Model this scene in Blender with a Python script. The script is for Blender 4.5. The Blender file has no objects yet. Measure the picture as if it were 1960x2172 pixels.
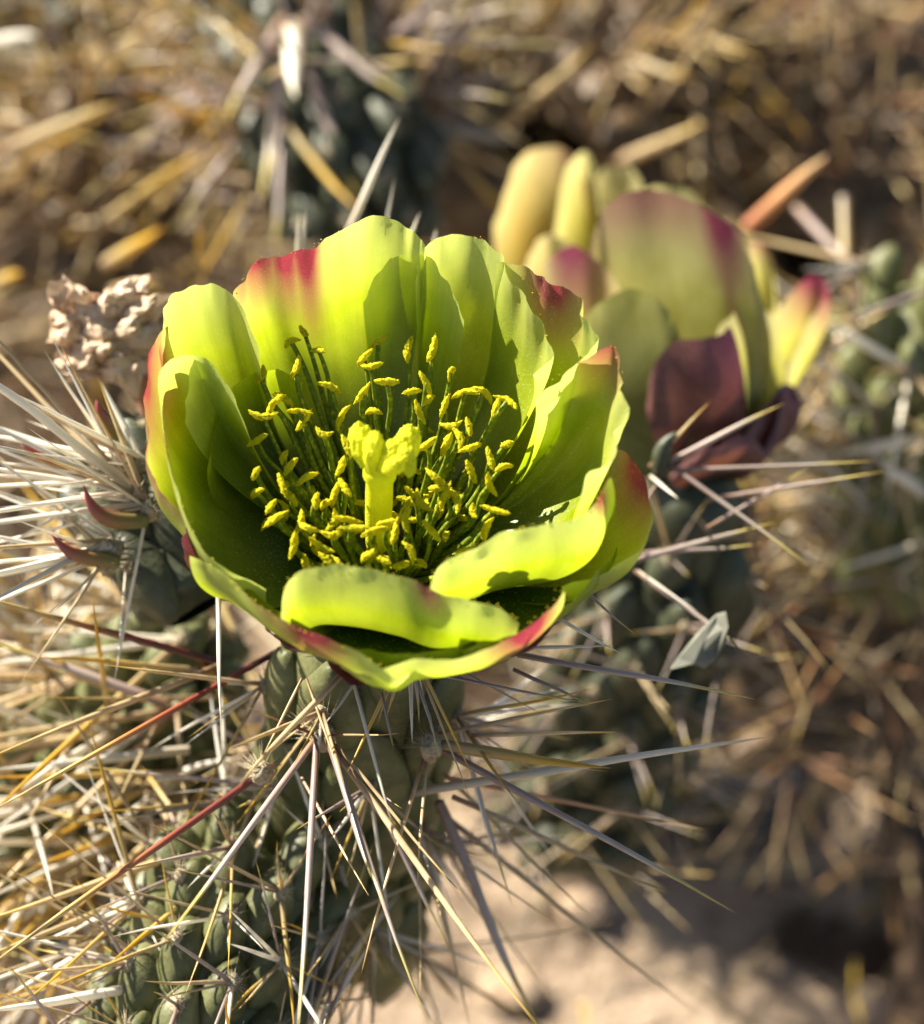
import bpy, math, random
import numpy as np
from mathutils import Vector, Matrix, noise

random.seed(11)
SC = bpy.context.scene
COL = SC.collection
CM = 0.01
HF = 0.135                     # height of the open flower's cup bottom above the ground (m)

# ------------------------------------------------------------------ camera
PITCH = math.radians(48)
DIST = 24.0                    # cm from lens to the open flower
PXCM = 238.0                   # photo pixels per cm at that distance
FW = Vector((0, math.cos(PITCH), -math.sin(PITCH)))
UP = Vector((0, math.sin(PITCH), math.cos(PITCH)))
RT = Vector((1, 0, 0))
OX, OY = (815 - 980) / PXCM, -(1180 - 1086) / PXCM
CAMP = -FW * DIST - RT * OX - UP * OY          # cm, cup bottom is the origin

cam_d = bpy.data.cameras.new('camera')
cam = bpy.data.objects.new('camera', cam_d)
COL.objects.link(cam)
cam.location = CAMP * CM + Vector((0, 0, HF))
cam.rotation_euler = (math.pi / 2 - PITCH, 0, 0)
cam_d.sensor_fit = 'VERTICAL'
cam_d.sensor_height = 24
cam_d.lens = 12 / ((1086 / PXCM) / DIST)
cam_d.clip_start = 0.01
cam_d.clip_end = 50
cam_d.dof.use_dof = True
cam_d.dof.focus_distance = 0.2385
cam_d.dof.aperture_fstop = cam_d.lens / 5.6     # 5.6 mm wide opening
SC.camera = cam

# ------------------------------------------------------------------ light
SUN = Vector((-0.66, 0.46, 0.56)).normalized()     # towards the sun
w = bpy.data.worlds.new('World')
SC.world = w
w.use_nodes = True
nt = w.node_tree
sky = nt.nodes.new('ShaderNodeTexSky')
sky.sky_type = 'NISHITA'
sky.sun_disc = False
sky.sun_elevation = math.asin(SUN.z)
sky.sun_rotation = math.atan2(SUN.x, SUN.y)
bg = nt.nodes['Background']
nt.links.new(sky.outputs[0], bg.inputs[0])
bg.inputs[1].default_value = 0.05
sun_d = bpy.data.lights.new('sun', 'SUN')
sun_d.energy = 5.0
sun_d.angle = math.radians(0.53)
sun_d.color = (1.0, 0.93, 0.80)
sun = bpy.data.objects.new('sun', sun_d)
sun.rotation_euler = SUN.to_track_quat('Z', 'Y').to_euler()
COL.objects.link(sun)
SC.view_settings.view_transform = 'Standard'
SC.view_settings.look = 'None'
SC.view_settings.exposure = 1.7
SC.view_settings.gamma = 1
SC.render.engine = 'CYCLES'
SC.cycles.use_denoising = True
SC.cycles.max_bounces = 8
SC.cycles.diffuse_bounces = 4
SC.cycles.transmission_bounces = 5
SC.cycles.sample_clamp_indirect = 6

# ------------------------------------------------------------------ helpers
def P(px, py, d):
    """photo pixel at view depth d (cm) -> point in cm, relative to the cup bottom"""
    s = d / (DIST * PXCM)
    return CAMP + FW * d + RT * ((px - 980) * s) + UP * (-(py - 1086) * s)

def PZ(px, py, z):
    """photo pixel on the horizontal plane at height z (cm)"""
    r = FW + RT * ((px - 980) / (DIST * PXCM)) + UP * (-(py - 1086) / (DIST * PXCM))
    return CAMP + r * ((z - CAMP.z) / r.z)

def depth(p):
    return (Vector(p) - CAMP).dot(FW)

BASE = {}
def tag(o, label=None, cat=None, group=None, kind=None):
    for k, v in (('label', label), ('category', cat), ('group', group), ('kind', kind)):
        if v: o[k] = v
    return o

def thing(name, base, label, cat, group=None):
    o = bpy.data.objects.new(name, None)
    o.empty_display_size = 0.005
    COL.objects.link(o)
    o.location = Vector(base) * CM + Vector((0, 0, HF))
    BASE[o.name] = Vector(base)
    return tag(o, label, cat, group)

def mesh_data(name, verts, faces, mat, smooth=True, uv=None, pig=None):
    me = bpy.data.meshes.new(name)
    me.from_pydata([tuple(v) for v in verts], [], faces)
    if smooth:
        me.polygons.foreach_set('use_smooth', [True] * len(me.polygons))
    if uv is not None:
        l = me.uv_layers.new(name='UVMap')
        for lp in me.loops:
            l.data[lp.index].uv = uv[lp.vertex_index]
    if pig is not None:
        a = me.color_attributes.new('pig', 'FLOAT_COLOR', 'POINT')
        a.data.foreach_set('color', [c for p in pig for c in p])
    me.materials.append(mat)
    me.update()
    return me

def part(name, verts, faces, mat, parent, smooth=True, uv=None, pig=None):
    """verts in cm relative to the cup bottom"""
    b = BASE[parent.name] if parent else Vector((0, 0, 0))
    me = mesh_data(name, [(Vector(v) - b) * CM for v in verts], faces, mat, smooth, uv, pig)
    o = bpy.data.objects.new(name, me)
    COL.objects.link(o)
    if parent:
        o.parent = parent
    else:
        o.location = (0, 0, HF)
    BASE[o.name] = b
    return o

def inst(name, me, parent, loc, rot, scale):
    """an object sharing mesh data; unit mesh in cm scaled"""
    o = bpy.data.objects.new(name, me)
    COL.objects.link(o)
    o.parent = parent
    o.matrix_local = Matrix.LocRotScale((Vector(loc) - BASE[parent.name]) * CM, rot, Vector(scale) * CM)
    return o

def single(name, verts, faces, mat, base, label, cat, group=None, smooth=True):
    base = Vector(base)
    me = mesh_data(name, [(Vector(v) - base) * CM for v in verts], faces, mat, smooth)
    o = bpy.data.objects.new(name, me)
    COL.objects.link(o)
    o.location = base * CM + Vector((0, 0, HF))
    return tag(o, label, cat, group)

def grid_faces(n, m, wrap=False):
    """n columns by m rows, vertex index = i*m + j"""
    f = []
    for i in range(n if wrap else n - 1):
        k = (i + 1) % n
        for j in range(m - 1):
            f.append((i * m + j, k * m + j, k * m + j + 1, i * m + j + 1))
    return f

def catmull(pts, n):
    pts = [Vector(p) for p in pts]
    seg = [0.0]
    for a, b in zip(pts, pts[1:]):
        seg.append(seg[-1] + max((b - a).length, 1e-6))
    out = []
    q = [pts[0] * 2 - pts[1]] + pts + [pts[-1] * 2 - pts[-2]]
    for k in range(n):
        s = seg[-1] * k / (n - 1)
        i = 0
        while i < len(pts) - 2 and seg[i + 1] < s: i += 1
        t = (s - seg[i]) / (seg[i + 1] - seg[i])
        p0, p1, p2, p3 = q[i], q[i + 1], q[i + 2], q[i + 3]
        out.append(0.5 * ((2 * p1) + (p2 - p0) * t + (2 * p0 - 5 * p1 + 4 * p2 - p3) * t * t + (3 * p1 - p0 - 3 * p2 + p3) * t ** 3))
    return out

def tube(pts, rad, sides=7, cap=True):
    pts = [Vector(p) for p in pts]
    n = len(pts)
    if not isinstance(rad, (list, tuple)): rad = [rad] * n
    vs, fs = [], []
    t0 = (pts[1] - pts[0]).normalized()
    nrm = t0.orthogonal().normalized()
    for i in range(n):
        t = (pts[min(i + 1, n - 1)] - pts[max(i - 1, 0)]).normalized()
        nrm = (nrm - t * nrm.dot(t)).normalized()
        b = t.cross(nrm)
        for k in range(sides):
            a = 2 * math.pi * k / sides
            vs.append(pts[i] + (nrm * math.cos(a) + b * math.sin(a)) * rad[i])
    for i in range(n - 1):
        for k in range(sides):
            k2 = (k + 1) % sides
            fs.append((i * sides + k, i * sides + k2, (i + 1) * sides + k2, (i + 1) * sides + k))
    if cap:
        fs.append(tuple(range(sides))[::-1])
        fs.append(tuple((n - 1) * sides + k for k in range(sides)))
    return vs, fs

def blob(n, m, fn):
    """closed sphere-like mesh, fn(dir)->point"""
    vs, fs = [fn(Vector((0, 0, -1)))], []
    for j in range(1, m):
        th = math.pi * j / m
        for i in range(n):
            ph = 2 * math.pi * i / n
            vs.append(fn(Vector((math.sin(th) * math.cos(ph), math.sin(th) * math.sin(ph), -math.cos(th)))))
    vs.append(fn(Vector((0, 0, 1))))
    for i in range(n):
        k = (i + 1) % n
        fs.append((0, 1 + k, 1 + i))
        for j in range(m - 2):
            a = 1 + j * n
            fs.append((a + i, a + k, a + n + k, a + n + i))
        a = 1 + (m - 2) * n
        fs.append((a + i, a + k, len(vs) - 1))
    return vs, fs

# ------------------------------------------------------------------ materials
class NT:
    def __init__(s, name):
        s.m = bpy.data.materials.new(name)
        s.m.use_nodes = True
        s.t = s.m.node_tree
        s.t.nodes.clear()
        s.out = s.t.nodes.new('ShaderNodeOutputMaterial')
    def n(s, typ, **kw):
        o = s.t.nodes.new('ShaderNode' + typ)
        for k, v in kw.items():
            if k.startswith('i_'):
                o.inputs[k[2:].replace('_', ' ')].default_value = v
            else:
                setattr(o, k, v)
        return o
    def l(s, a, b):
        s.t.links.new(a, b)
    def ramp(s, fac, stops, interp='LINEAR'):
        r = s.n('ValToRGB')
        r.color_ramp.interpolation = interp
        e = r.color_ramp.elements
        while len(e) < len(stops): e.new(0.5)
        for x, (p, c) in zip(e, stops):
            x.position = p
            x.color = tuple(c) + (1,) if len(c) == 3 else c
        if fac is not None: s.l(fac, r.inputs[0])
        return r.outputs[0]
    def mix(s, fac, a, b, mode='MIX'):
        o = s.n('Mix', data_type='RGBA', blend_type=mode)
        for sock, v in ((o.inputs[0], fac), (o.inputs[6], a), (o.inputs[7], b)):
            if isinstance(v, (int, float)): sock.default_value = v
            elif isinstance(v, tuple): sock.default_value = v + (1,) if len(v) == 3 else v
            else: s.l(v, sock)
        return o.outputs[2]
    def math(s, op, a, b=0.0):
        o = s.n('Math', operation=op)
        for sock, v in ((o.inputs[0], a), (o.inputs[1], b)):
            if isinstance(v, (int, float)): sock.default_value = v
            else: s.l(v, sock)
        return o.outputs[0]
    def noise(s, vec, scale, detail=3, rough=0.5):
        o = s.n('TexNoise', i_Scale=scale, i_Detail=detail, i_Roughness=rough)
        if vec is not None: s.l(vec, o.inputs['Vector'])
        return o.outputs[0]
    def leafy(s, col, tcol, trans, rough=0.4, spec=0.5, normal=None):
        """thin sheet: reflecting principled + translucent"""
        p = s.n('BsdfPrincipled')
        p.inputs['Roughness'].default_value = rough
        p.inputs['Specular IOR Level'].default_value = spec
        tr = s.n('BsdfTranslucent')
        for sock, v in ((p.inputs['Base Color'], col), (tr.inputs['Color'], tcol)):
            if isinstance(v, tuple): sock.default_value = v + (1,)
            else: s.l(v, sock)
        if normal is not None:
            s.l(normal, p.inputs['Normal'])
        mx = s.n('MixShader')
        if isinstance(trans, (int, float)): mx.inputs[0].default_value = trans
        else: s.l(trans, mx.inputs[0])
        s.l(p.outputs[0], mx.inputs[1])
        s.l(tr.outputs[0], mx.inputs[2])
        s.l(mx.outputs[0], s.out.inputs[0])
        return s.m
    def solid(s, col, rough=0.6, spec=0.4, normal=None, sss=0, ssc=None):
        p = s.n('BsdfPrincipled')
        p.inputs['Roughness'].default_value = rough
        p.inputs['Specular IOR Level'].default_value = spec
        if isinstance(col, tuple): p.inputs['Base Color'].default_value = col + (1,)
        else: s.l(col, p.inputs['Base Color'])
        if normal is not None: s.l(normal, p.inputs['Normal'])
        s.l(p.outputs[0], s.out.inputs[0])
        return s.m
    def bump(s, h, strength, dist):
        b = s.n('Bump', i_Strength=strength, i_Distance=dist)
        s.l(h, b.inputs['Height'])
        return b.outputs[0]

def petal_mat(name, ca, cb, ta, tb, red, tred, trans, warm=None, pale=(0.66, 0.69, 0.27), low_end=0.72):
    s = NT(name)
    uv = s.n('UVMap', uv_map='UVMap').outputs[0]
    mp = s.n('Mapping'); mp.inputs['Scale'].default_value = (26, 2.2, 1)
    s.l(uv, mp.inputs[0])
    streak = s.noise(mp.outputs[0], 1.0, 4, 0.6)
    obj = s.n('TexCoord').outputs['Object']
    blotch = s.noise(obj, 220, 3)
    cell = s.noise(obj, 5200, 2)
    at = s.n('Attribute', attribute_name='pig')
    sep = s.n('SeparateColor'); s.l(at.outputs['Color'], sep.inputs[0])
    k = s.math('ADD', s.math('MULTIPLY', streak, 0.35), s.math('MULTIPLY', blotch, 0.65))
    k = s.ramp(k, [(0.34, (0, 0, 0)), (0.66, (1, 1, 1))])
    c = s.mix(k, ca, cb)
    t = s.mix(k, ta, tb)
    # paler towards the rim (pigment thins out), darker low in the cup: olive pigment plus painted shade
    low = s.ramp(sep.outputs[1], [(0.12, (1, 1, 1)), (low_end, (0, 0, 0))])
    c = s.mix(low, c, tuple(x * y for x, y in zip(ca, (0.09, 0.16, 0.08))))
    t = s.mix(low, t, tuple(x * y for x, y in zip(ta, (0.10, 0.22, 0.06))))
    if warm:
        wm = s.ramp(sep.outputs[2], [(0.0, (0, 0, 0)), (1.0, (1, 1, 1))])
        c = s.mix(wm, c, warm); t = s.mix(wm, t, warm)
    edge = s.ramp(sep.outputs[1], [(0.74, (0, 0, 0)), (1.0, (0.5, 0.5, 0.5))])
    c = s.mix(edge, c, pale); t = s.mix(edge, t, pale)
    rm = s.math('MULTIPLY', sep.outputs[0], s.math('ADD', 0.65, s.math('MULTIPLY', blotch, 0.7)))
    rr = s.ramp(rm, [(0.02, (0, 0, 0)), (0.35, (0.5, 0.5, 0.5)), (0.8, (1, 1, 1))])
    c = s.mix(rr, c, red); t = s.mix(rr, t, tred)
    dots = s.ramp(cell, [(0.60, (0, 0, 0)), (0.72, (1, 1, 1))])
    c = s.mix(s.math('MULTIPLY', dots, 0.35), c, (0.85, 0.9, 0.45))
    nb = s.bump(s.math('ADD', s.math('MULTIPLY', cell, 0.5), s.math('MULTIPLY', streak, 0.5)), 0.3, 0.0002)
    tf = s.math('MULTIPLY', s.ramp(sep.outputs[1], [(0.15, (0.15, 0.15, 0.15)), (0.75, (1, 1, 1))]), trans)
    return s.leafy(c, t, tf, 0.36, 0.5, nb)

M = {}
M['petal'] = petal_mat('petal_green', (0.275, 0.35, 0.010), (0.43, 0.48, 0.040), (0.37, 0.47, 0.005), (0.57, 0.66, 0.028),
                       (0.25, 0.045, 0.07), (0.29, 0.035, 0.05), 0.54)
M['petal_pale'] = petal_mat('petal_straw', (0.34, 0.32, 0.07), (0.52, 0.49, 0.17), (0.42, 0.39, 0.05), (0.64, 0.60, 0.14),
                            (0.30, 0.06, 0.11), (0.34, 0.05, 0.10), 0.52, warm=(0.50, 0.27, 0.06), pale=(0.68, 0.60, 0.36), low_end=0.75)
M['sepal'] = petal_mat('sepal_purple', (0.085, 0.022, 0.04), (0.14, 0.05, 0.045), (0.10, 0.025, 0.02), (0.20, 0.07, 0.03),
                       (0.15, 0.03, 0.08), (0.14, 0.02, 0.05), 0.3, pale=(0.25, 0.11, 0.10))

def filament_mat():
    s = NT('filament_green')
    obj = s.n('TexCoord').outputs['Object']
    g = s.noise(obj, 2600, 2)
    c = s.ramp(g, [(0.35, (0.11, 0.16, 0.010)), (0.58, (0.22, 0.28, 0.02)), (0.70, (0.55, 0.5, 0.03))])
    return s.leafy(c, (0.25, 0.35, 0.01), 0.25, 0.5, 0.3)
M['filament'] = filament_mat()

def pollen_mat(name, a, b, trans):
    s = NT(name)
    obj = s.n('TexCoord').outputs['Object']
    g = s.noise(obj, 6000, 2, 0.7)
    c = s.ramp(g, [(0.35, a), (0.65, b)])
    return s.leafy(c, b, trans, 0.7, 0.2, s.bump(g, 0.8, 0.0002))
def anther_mat():
    s = NT('anther_yellow')
    obj = s.n('TexCoord').outputs['Object']
    g = s.noise(obj, 28, 2, 0.7)
    rnd = s.n('ObjectInfo').outputs['Random']
    c = s.mix(rnd, (0.86, 0.80, 0.012), (0.90, 0.89, 0.03))
    c = s.mix(s.ramp(g, [(0.35, (1, 1, 1)), (0.6, (0, 0, 0))]), c, (0.78, 0.68, 0.01))
    return s.leafy(c, (0.85, 0.72, 0.01), 0.35, 0.7, 0.2, s.bump(g, 0.7, 0.0002))
M['anther'] = anther_mat()
M['anther_grain'] = pollen_mat('pollen_grain', (0.75, 0.62, 0.03), (0.85, 0.75, 0.06), 0.3)
M['stigma'] = pollen_mat('stigma_yellow', (0.68, 0.70, 0.012), (0.84, 0.84, 0.04), 0.35)

def spine_mat(name, stops, trans=0.25, rough=0.4, band=0.0, bandcol=(0.2, 0.07, 0.03), lo=0.72):
    s = NT(name)
    tc = s.n('TexCoord')
    sep = s.n('SeparateXYZ'); s.l(tc.outputs['Object'], sep.inputs[0])
    rnd = s.n('ObjectInfo').outputs['Random']
    mp = s.n('Mapping'); mp.inputs['Scale'].default_value = (0.4, 0.4, 9)
    s.l(tc.outputs['Object'], mp.inputs[0])
    nv = s.n('TexNoise', noise_dimensions='4D', i_Scale=1.0, i_Detail=3.0)
    s.l(mp.outputs[0], nv.inputs['Vector'])
    s.l(s.math('MULTIPLY', rnd, 40.0), nv.inputs['W'])
    z = s.math('ADD', sep.outputs[2], s.math('MULTIPLY', s.math('SUBTRACT', nv.outputs[0], 0.5), 0.25))
    c = s.ramp(z, stops)
    if band:
        bf = s.ramp(nv.outputs[0], [(0.52, (0, 0, 0)), (0.62, (1, 1, 1))])
        c = s.mix(s.math('MULTIPLY', bf, band), c, bandcol)
    v = s.math('ADD', lo, s.math('MULTIPLY', rnd, 1.22 - lo))
    hsv = s.n('HueSaturation'); s.l(c, hsv.inputs['Color']); s.l(v, hsv.inputs['Value'])
    return s.leafy(hsv.outputs[0], hsv.outputs[0], trans, rough, 0.6)

M['straw'] = spine_mat('spine_straw', [(0, (0.28, 0.15, 0.07)), (0.2, (0.60, 0.46, 0.27)), (0.7, (0.68, 0.54, 0.28)), (1, (0.66, 0.44, 0.07))], 0.3, 0.33, 0.35)
M['grey'] = spine_mat('spine_grey', [(0, (0.26, 0.15, 0.08)), (0.2, (0.36, 0.27, 0.235)), (0.68, (0.50, 0.42, 0.35)), (0.8, (0.60, 0.50, 0.16)), (1, (0.62, 0.46, 0.10))], 0.22, 0.36, 0.25)
M['white'] = spine_mat('spine_white', [(0, (0.66, 0.56, 0.40)), (0.3, (0.84, 0.79, 0.66)), (0.8, (0.86, 0.82, 0.72)), (1, (0.70, 0.62, 0.45))], 0.3, 0.28)
M['red'] = spine_mat('spine_red', [(0, (0.09, 0.02, 0.015)), (0.35, (0.22, 0.05, 0.03)), (0.55, (0.42, 0.17, 0.05)), (0.7, (0.6, 0.42, 0.14)), (1, (0.70, 0.55, 0.25))], 0.1, 0.33, 0.5, (0.08, 0.015, 0.015))
M['old'] = spine_mat('spine_weathered', [(0, (0.10, 0.055, 0.03)), (0.4, (0.26, 0.17, 0.09)), (1, (0.42, 0.28, 0.10))], 0.2, 0.5, 0.4, lo=0.4)
M['amber'] = spine_mat('spine_amber', [(0, (0.40, 0.30, 0.18)), (0.35, (0.56, 0.42, 0.16)), (0.7, (0.66, 0.43, 0.05)), (1, (0.6, 0.33, 0.03))], 0.35, 0.35)
M['rust'] = spine_mat('spine_rust', [(0, (0.40, 0.16, 0.09)), (0.5, (0.55, 0.29, 0.13)), (1, (0.62, 0.45, 0.24))], 0.2, 0.4)

def stem_mat(name, dark, mid, pale, sc=160):
    s = NT(name)
    tc = s.n('TexCoord')
    geo = s.n('NewGeometry').outputs['Position']
    a = s.noise(geo, sc, 4, 0.6)
    b = s.noise(geo, sc * 12, 2)
    c = s.ramp(a, [(0.3, dark), (0.52, mid), (0.75, pale)])
    c = s.mix(s.math('MULTIPLY', s.ramp(b, [(0.55, (0, 0, 0)), (0.7, (1, 1, 1))]), 0.3), c, pale)
    return s.solid(c, 0.5, 0.35, s.bump(b, 0.25, 0.0003))
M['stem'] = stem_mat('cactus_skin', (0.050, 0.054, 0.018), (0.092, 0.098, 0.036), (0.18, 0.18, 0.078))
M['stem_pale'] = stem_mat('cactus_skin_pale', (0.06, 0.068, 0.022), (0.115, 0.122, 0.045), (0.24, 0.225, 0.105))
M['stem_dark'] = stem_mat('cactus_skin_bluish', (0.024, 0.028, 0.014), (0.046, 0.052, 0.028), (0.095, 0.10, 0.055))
M['dead'] = stem_mat('dead_cactus_skin', (0.05, 0.03, 0.015), (0.12, 0.075, 0.038), (0.28, 0.20, 0.11))

def wool_mat():
    s = NT('areole_wool')
    geo = s.n('NewGeometry').outputs['Position']
    a = s.noise(geo, 2500, 4, 0.7)
    c = s.ramp(a, [(0.35, (0.30, 0.24, 0.15)), (0.65, (0.64, 0.56, 0.38))])
    return s.solid(c, 0.9, 0.1, s.bump(a, 1.0, 0.0006))
M['wool'] = wool_mat()

def leaf_mat():
    s = NT('small_leaf_red')
    tc = s.n('TexCoord'); sep = s.n('SeparateXYZ'); s.l(tc.outputs['Generated'], sep.inputs[0])
    uv = s.n('UVMap', uv_map='UVMap').outputs[0]
    su = s.n('SeparateXYZ'); s.l(uv, su.inputs[0])
    c = s.ramp(su.outputs[0], [(0, (0.16, 0.17, 0.05)), (0.45, (0.25, 0.13, 0.05)), (0.8, (0.28, 0.06, 0.05)), (1, (0.40, 0.08, 0.10))])
    return s.solid(c, 0.45, 0.5)
M['leaf'] = leaf_mat()

def papery_mat():
    s = NT('withered_paper')
    geo = s.n('NewGeometry').outputs['Position']
    a = s.noise(geo, 420, 4, 0.6)
    b = s.noise(geo, 1800, 3)
    c = s.ramp(a, [(0.25, (0.34, 0.20, 0.13)), (0.45, (0.54, 0.39, 0.26)), (0.7, (0.70, 0.55, 0.40))])
    return s.leafy(c, c, 0.12, 0.9, 0.1, s.bump(b, 0.8, 0.0004))
M['paper'] = papery_mat()

def sand_mat():
    s = NT('desert_sand')
    geo = s.n('NewGeometry').outputs['Position']
    a = s.noise(geo, 28, 5, 0.6)
    b = s.noise(geo, 420, 4, 0.7)
    d = s.noise(geo, 1500, 2, 0.6)
    c = s.ramp(a, [(0.3, (0.34, 0.245, 0.165)), (0.55, (0.52, 0.39, 0.275)), (0.8, (0.62, 0.48, 0.35))])
    c = s.mix(s.ramp(b, [(0.35, (0.8, 0.8, 0.8)), (0.5, (0, 0, 0))]), c, (0.20, 0.13, 0.08))
    c = s.mix(s.ramp(d, [(0.62, (0, 0, 0)), (0.7, (0.8, 0.8, 0.8))]), c, (0.62, 0.53, 0.40))
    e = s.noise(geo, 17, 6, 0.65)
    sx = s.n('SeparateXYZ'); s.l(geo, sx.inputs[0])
    # shade of the hollows behind the clump, painted into the sand in mulch brown
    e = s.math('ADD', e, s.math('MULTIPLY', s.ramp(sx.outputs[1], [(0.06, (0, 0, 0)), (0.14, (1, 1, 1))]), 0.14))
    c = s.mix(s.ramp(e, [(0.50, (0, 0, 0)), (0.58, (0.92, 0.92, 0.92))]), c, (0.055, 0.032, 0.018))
    return s.solid(c, 0.9, 0.1, s.bump(b, 1.0, 0.004))
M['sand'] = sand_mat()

def straw_litter_mat():
    s = NT('dry_litter')
    at = s.n('Attribute', attribute_name='pig')
    return s.leafy(at.outputs['Color'], at.outputs['Color'], 0.25, 0.5, 0.4)
M['litter'] = straw_litter_mat()

def stone_mat(name, a, b):
    s = NT(name)
    geo = s.n('NewGeometry').outputs['Position']
    n = s.noise(geo, 300, 4, 0.6)
    return s.solid(s.ramp(n, [(0.3, a), (0.7, b)]), 0.8, 0.2, s.bump(n, 0.6, 0.001))
M['stalk'] = stone_mat('dry_stalk', (0.30, 0.11, 0.06), (0.48, 0.28, 0.18))
M['bark'] = stone_mat('dead_bark', (0.035, 0.022, 0.014), (0.12, 0.075, 0.045))
M['stone_pale'] = stone_mat('stone_pale', (0.36, 0.31, 0.25), (0.58, 0.52, 0.43))
M['stone_tan'] = stone_mat('stone_tan', (0.28, 0.19, 0.12), (0.50, 0.37, 0.25))
M['stone_dark'] = stone_mat('stone_dark', (0.05, 0.05, 0.055), (0.13, 0.12, 0.12))
def husk_mat():
    s = NT('grey_husk')
    geo = s.n('NewGeometry').outputs['Position']
    n = s.noise(geo, 500, 3, 0.6)
    c = s.ramp(n, [(0.3, (0.15, 0.155, 0.12)), (0.7, (0.24, 0.24, 0.19))])
    return s.leafy(c, c, 0.2, 0.6, 0.3)
M['husk'] = husk_mat()

# ------------------------------------------------------------------ ground
GZ = -HF / CM                   # ground height in cm relative to the cup bottom
def ground_h(x, y):
    return GZ + 0.5 * noise.noise(Vector((x * 0.12, y * 0.12, 3))) + 0.22 * noise.noise(Vector((x * 0.45, y * 0.45, 9)))
def build_ground():
    xs = [-300, -180, -100, -60] + [-36 + i * 0.9 for i in range(81)] + [60, 100, 180, 300]
    ys = [-300, -150, -70, -40] + [-22 + i * 0.9 for i in range(91)] + [90, 150, 250, 400]
    vs = [(x, y, ground_h(x, y)) for x in xs for y in ys]
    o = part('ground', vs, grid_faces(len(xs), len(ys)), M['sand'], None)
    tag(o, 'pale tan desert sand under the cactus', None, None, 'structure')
build_ground()

# ------------------------------------------------------------------ petals
RIMS = []
def petal(parent, name, mat, O, axis, rim, c1=0.95, c2=0.15, rb=0.45, bspan=0.8, zb=0.0, red=None, ruffle=0.03,
          ncol=64, nrow=32, seed=0, warm=0.0, curl=0.0, midrib=0.01, rf=1.0, vcap=1.0):
    """rim: world points (cm) from one shoulder over the tip to the other; loft from the cup bottom"""
    axis = Vector(axis).normalized()
    ex = Vector((1, 0, 0)); ex = (ex - axis * ex.dot(axis)).normalized()
    ey = axis.cross(ex)
    R = catmull(rim, ncol)
    def cyl(p):
        q = p - O
        x, y, z = q.dot(ex), q.dot(ey), q.dot(axis)
        return math.hypot(x, y), math.atan2(y, x), z
    C = [cyl(p) for p in R]
    # centre azimuth
    cx = sum(math.cos(c[1]) for c in C); cy = sum(math.sin(c[1]) for c in C)
    phc = math.atan2(cy, cx)
    RIMS.append(R)
    vs, uv, pig = [], [], []
    for i, (rq, ph, zq) in enumerate(C):
        u = i / (ncol - 1)
        d = (ph - phc + math.pi) % (2 * math.pi) - math.pi
        phb = phc + d * bspan
        for j in range(nrow):
            v = j / (nrow - 1)
            b0, b1, b2 = (1 - v) ** 2, 2 * v * (1 - v), v * v
            ce = c1 if c1 < 1.15 else 1.05 + (c1 - 1.05) * max(0.0, math.sin(math.pi * u)) ** 0.7
            r = b0 * rb + b1 * rq * ce + b2 * rq
            z = b0 * zb + b1 * zq * c2 + b2 * zq
            s = v * v * (3 - 2 * v) * 0.6 + 0.4 * v
            p = phb + (phc + d - phb) * s
            rad = ex * math.cos(p) + ey * math.sin(p)
            pt = O + rad * r + axis * z
            # undulation: grows towards the rim
            k1, k2 = v ** 2.2, v ** 5
            n1 = noise.noise(Vector((u * 2.6 + seed * 7.3, v * 1.8, seed)))
            n2 = noise.noise(Vector((u * 6.5 * rf + seed * 3.1, v * 3.5 + u * 1.5, seed + 2)))
            n3 = noise.noise(Vector((u * 17 * rf + seed, v * 5, seed + 5)))
            off = ruffle * (1.5 * k1 * n1 + 1.7 * k2 * n2 + 0.45 * v ** 9 * n3)
            off -= midrib * math.exp(-((u - 0.5) / 0.05) ** 2) * v * (1.2 - v)
            off -= curl * max(0, v - 0.75) ** 2 * 16
            nrm = (rad * 0.85 - axis * 0.3)
            pt = pt + nrm * (-off)
            # fine irregular edge
            if v > 0.95:
                pt += (axis + rad * 0.5) * (0.008 * noise.noise(Vector((u * 45, seed, 1))) + 0.05 * noise.noise(Vector((u * 11, seed, 4))))
            vs.append(pt); uv.append((u, v))
            m = 0.0
            if red:
                for (uc, uw, st, dv) in red:
                    e = math.exp(-((u - uc) / uw) ** 2) * max(0.0, min(1.0, (v - (1 - dv)) / dv)) ** 0.9
                    m = max(m, st * e)
            pig.append((m, v * vcap, warm * max(0, 1 - abs(u - 0.4) * 1.6), 1))
    return part(name, vs, grid_faces(ncol, nrow), mat, parent, True, uv, pig)

O = Vector((0, 0, 0))
UPZ = Vector((0, 0, 1))
flower = thing('cactus_flower', (0, 0, -1.2), 'wide open lime green cactus flower with yellow stamens and red petal tips', 'flower')

def rimz(pts):
    """(px, py, z) list -> world"""
    return [PZ(x, y, z) for x, y, z in pts]

fp = M['petal']
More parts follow.
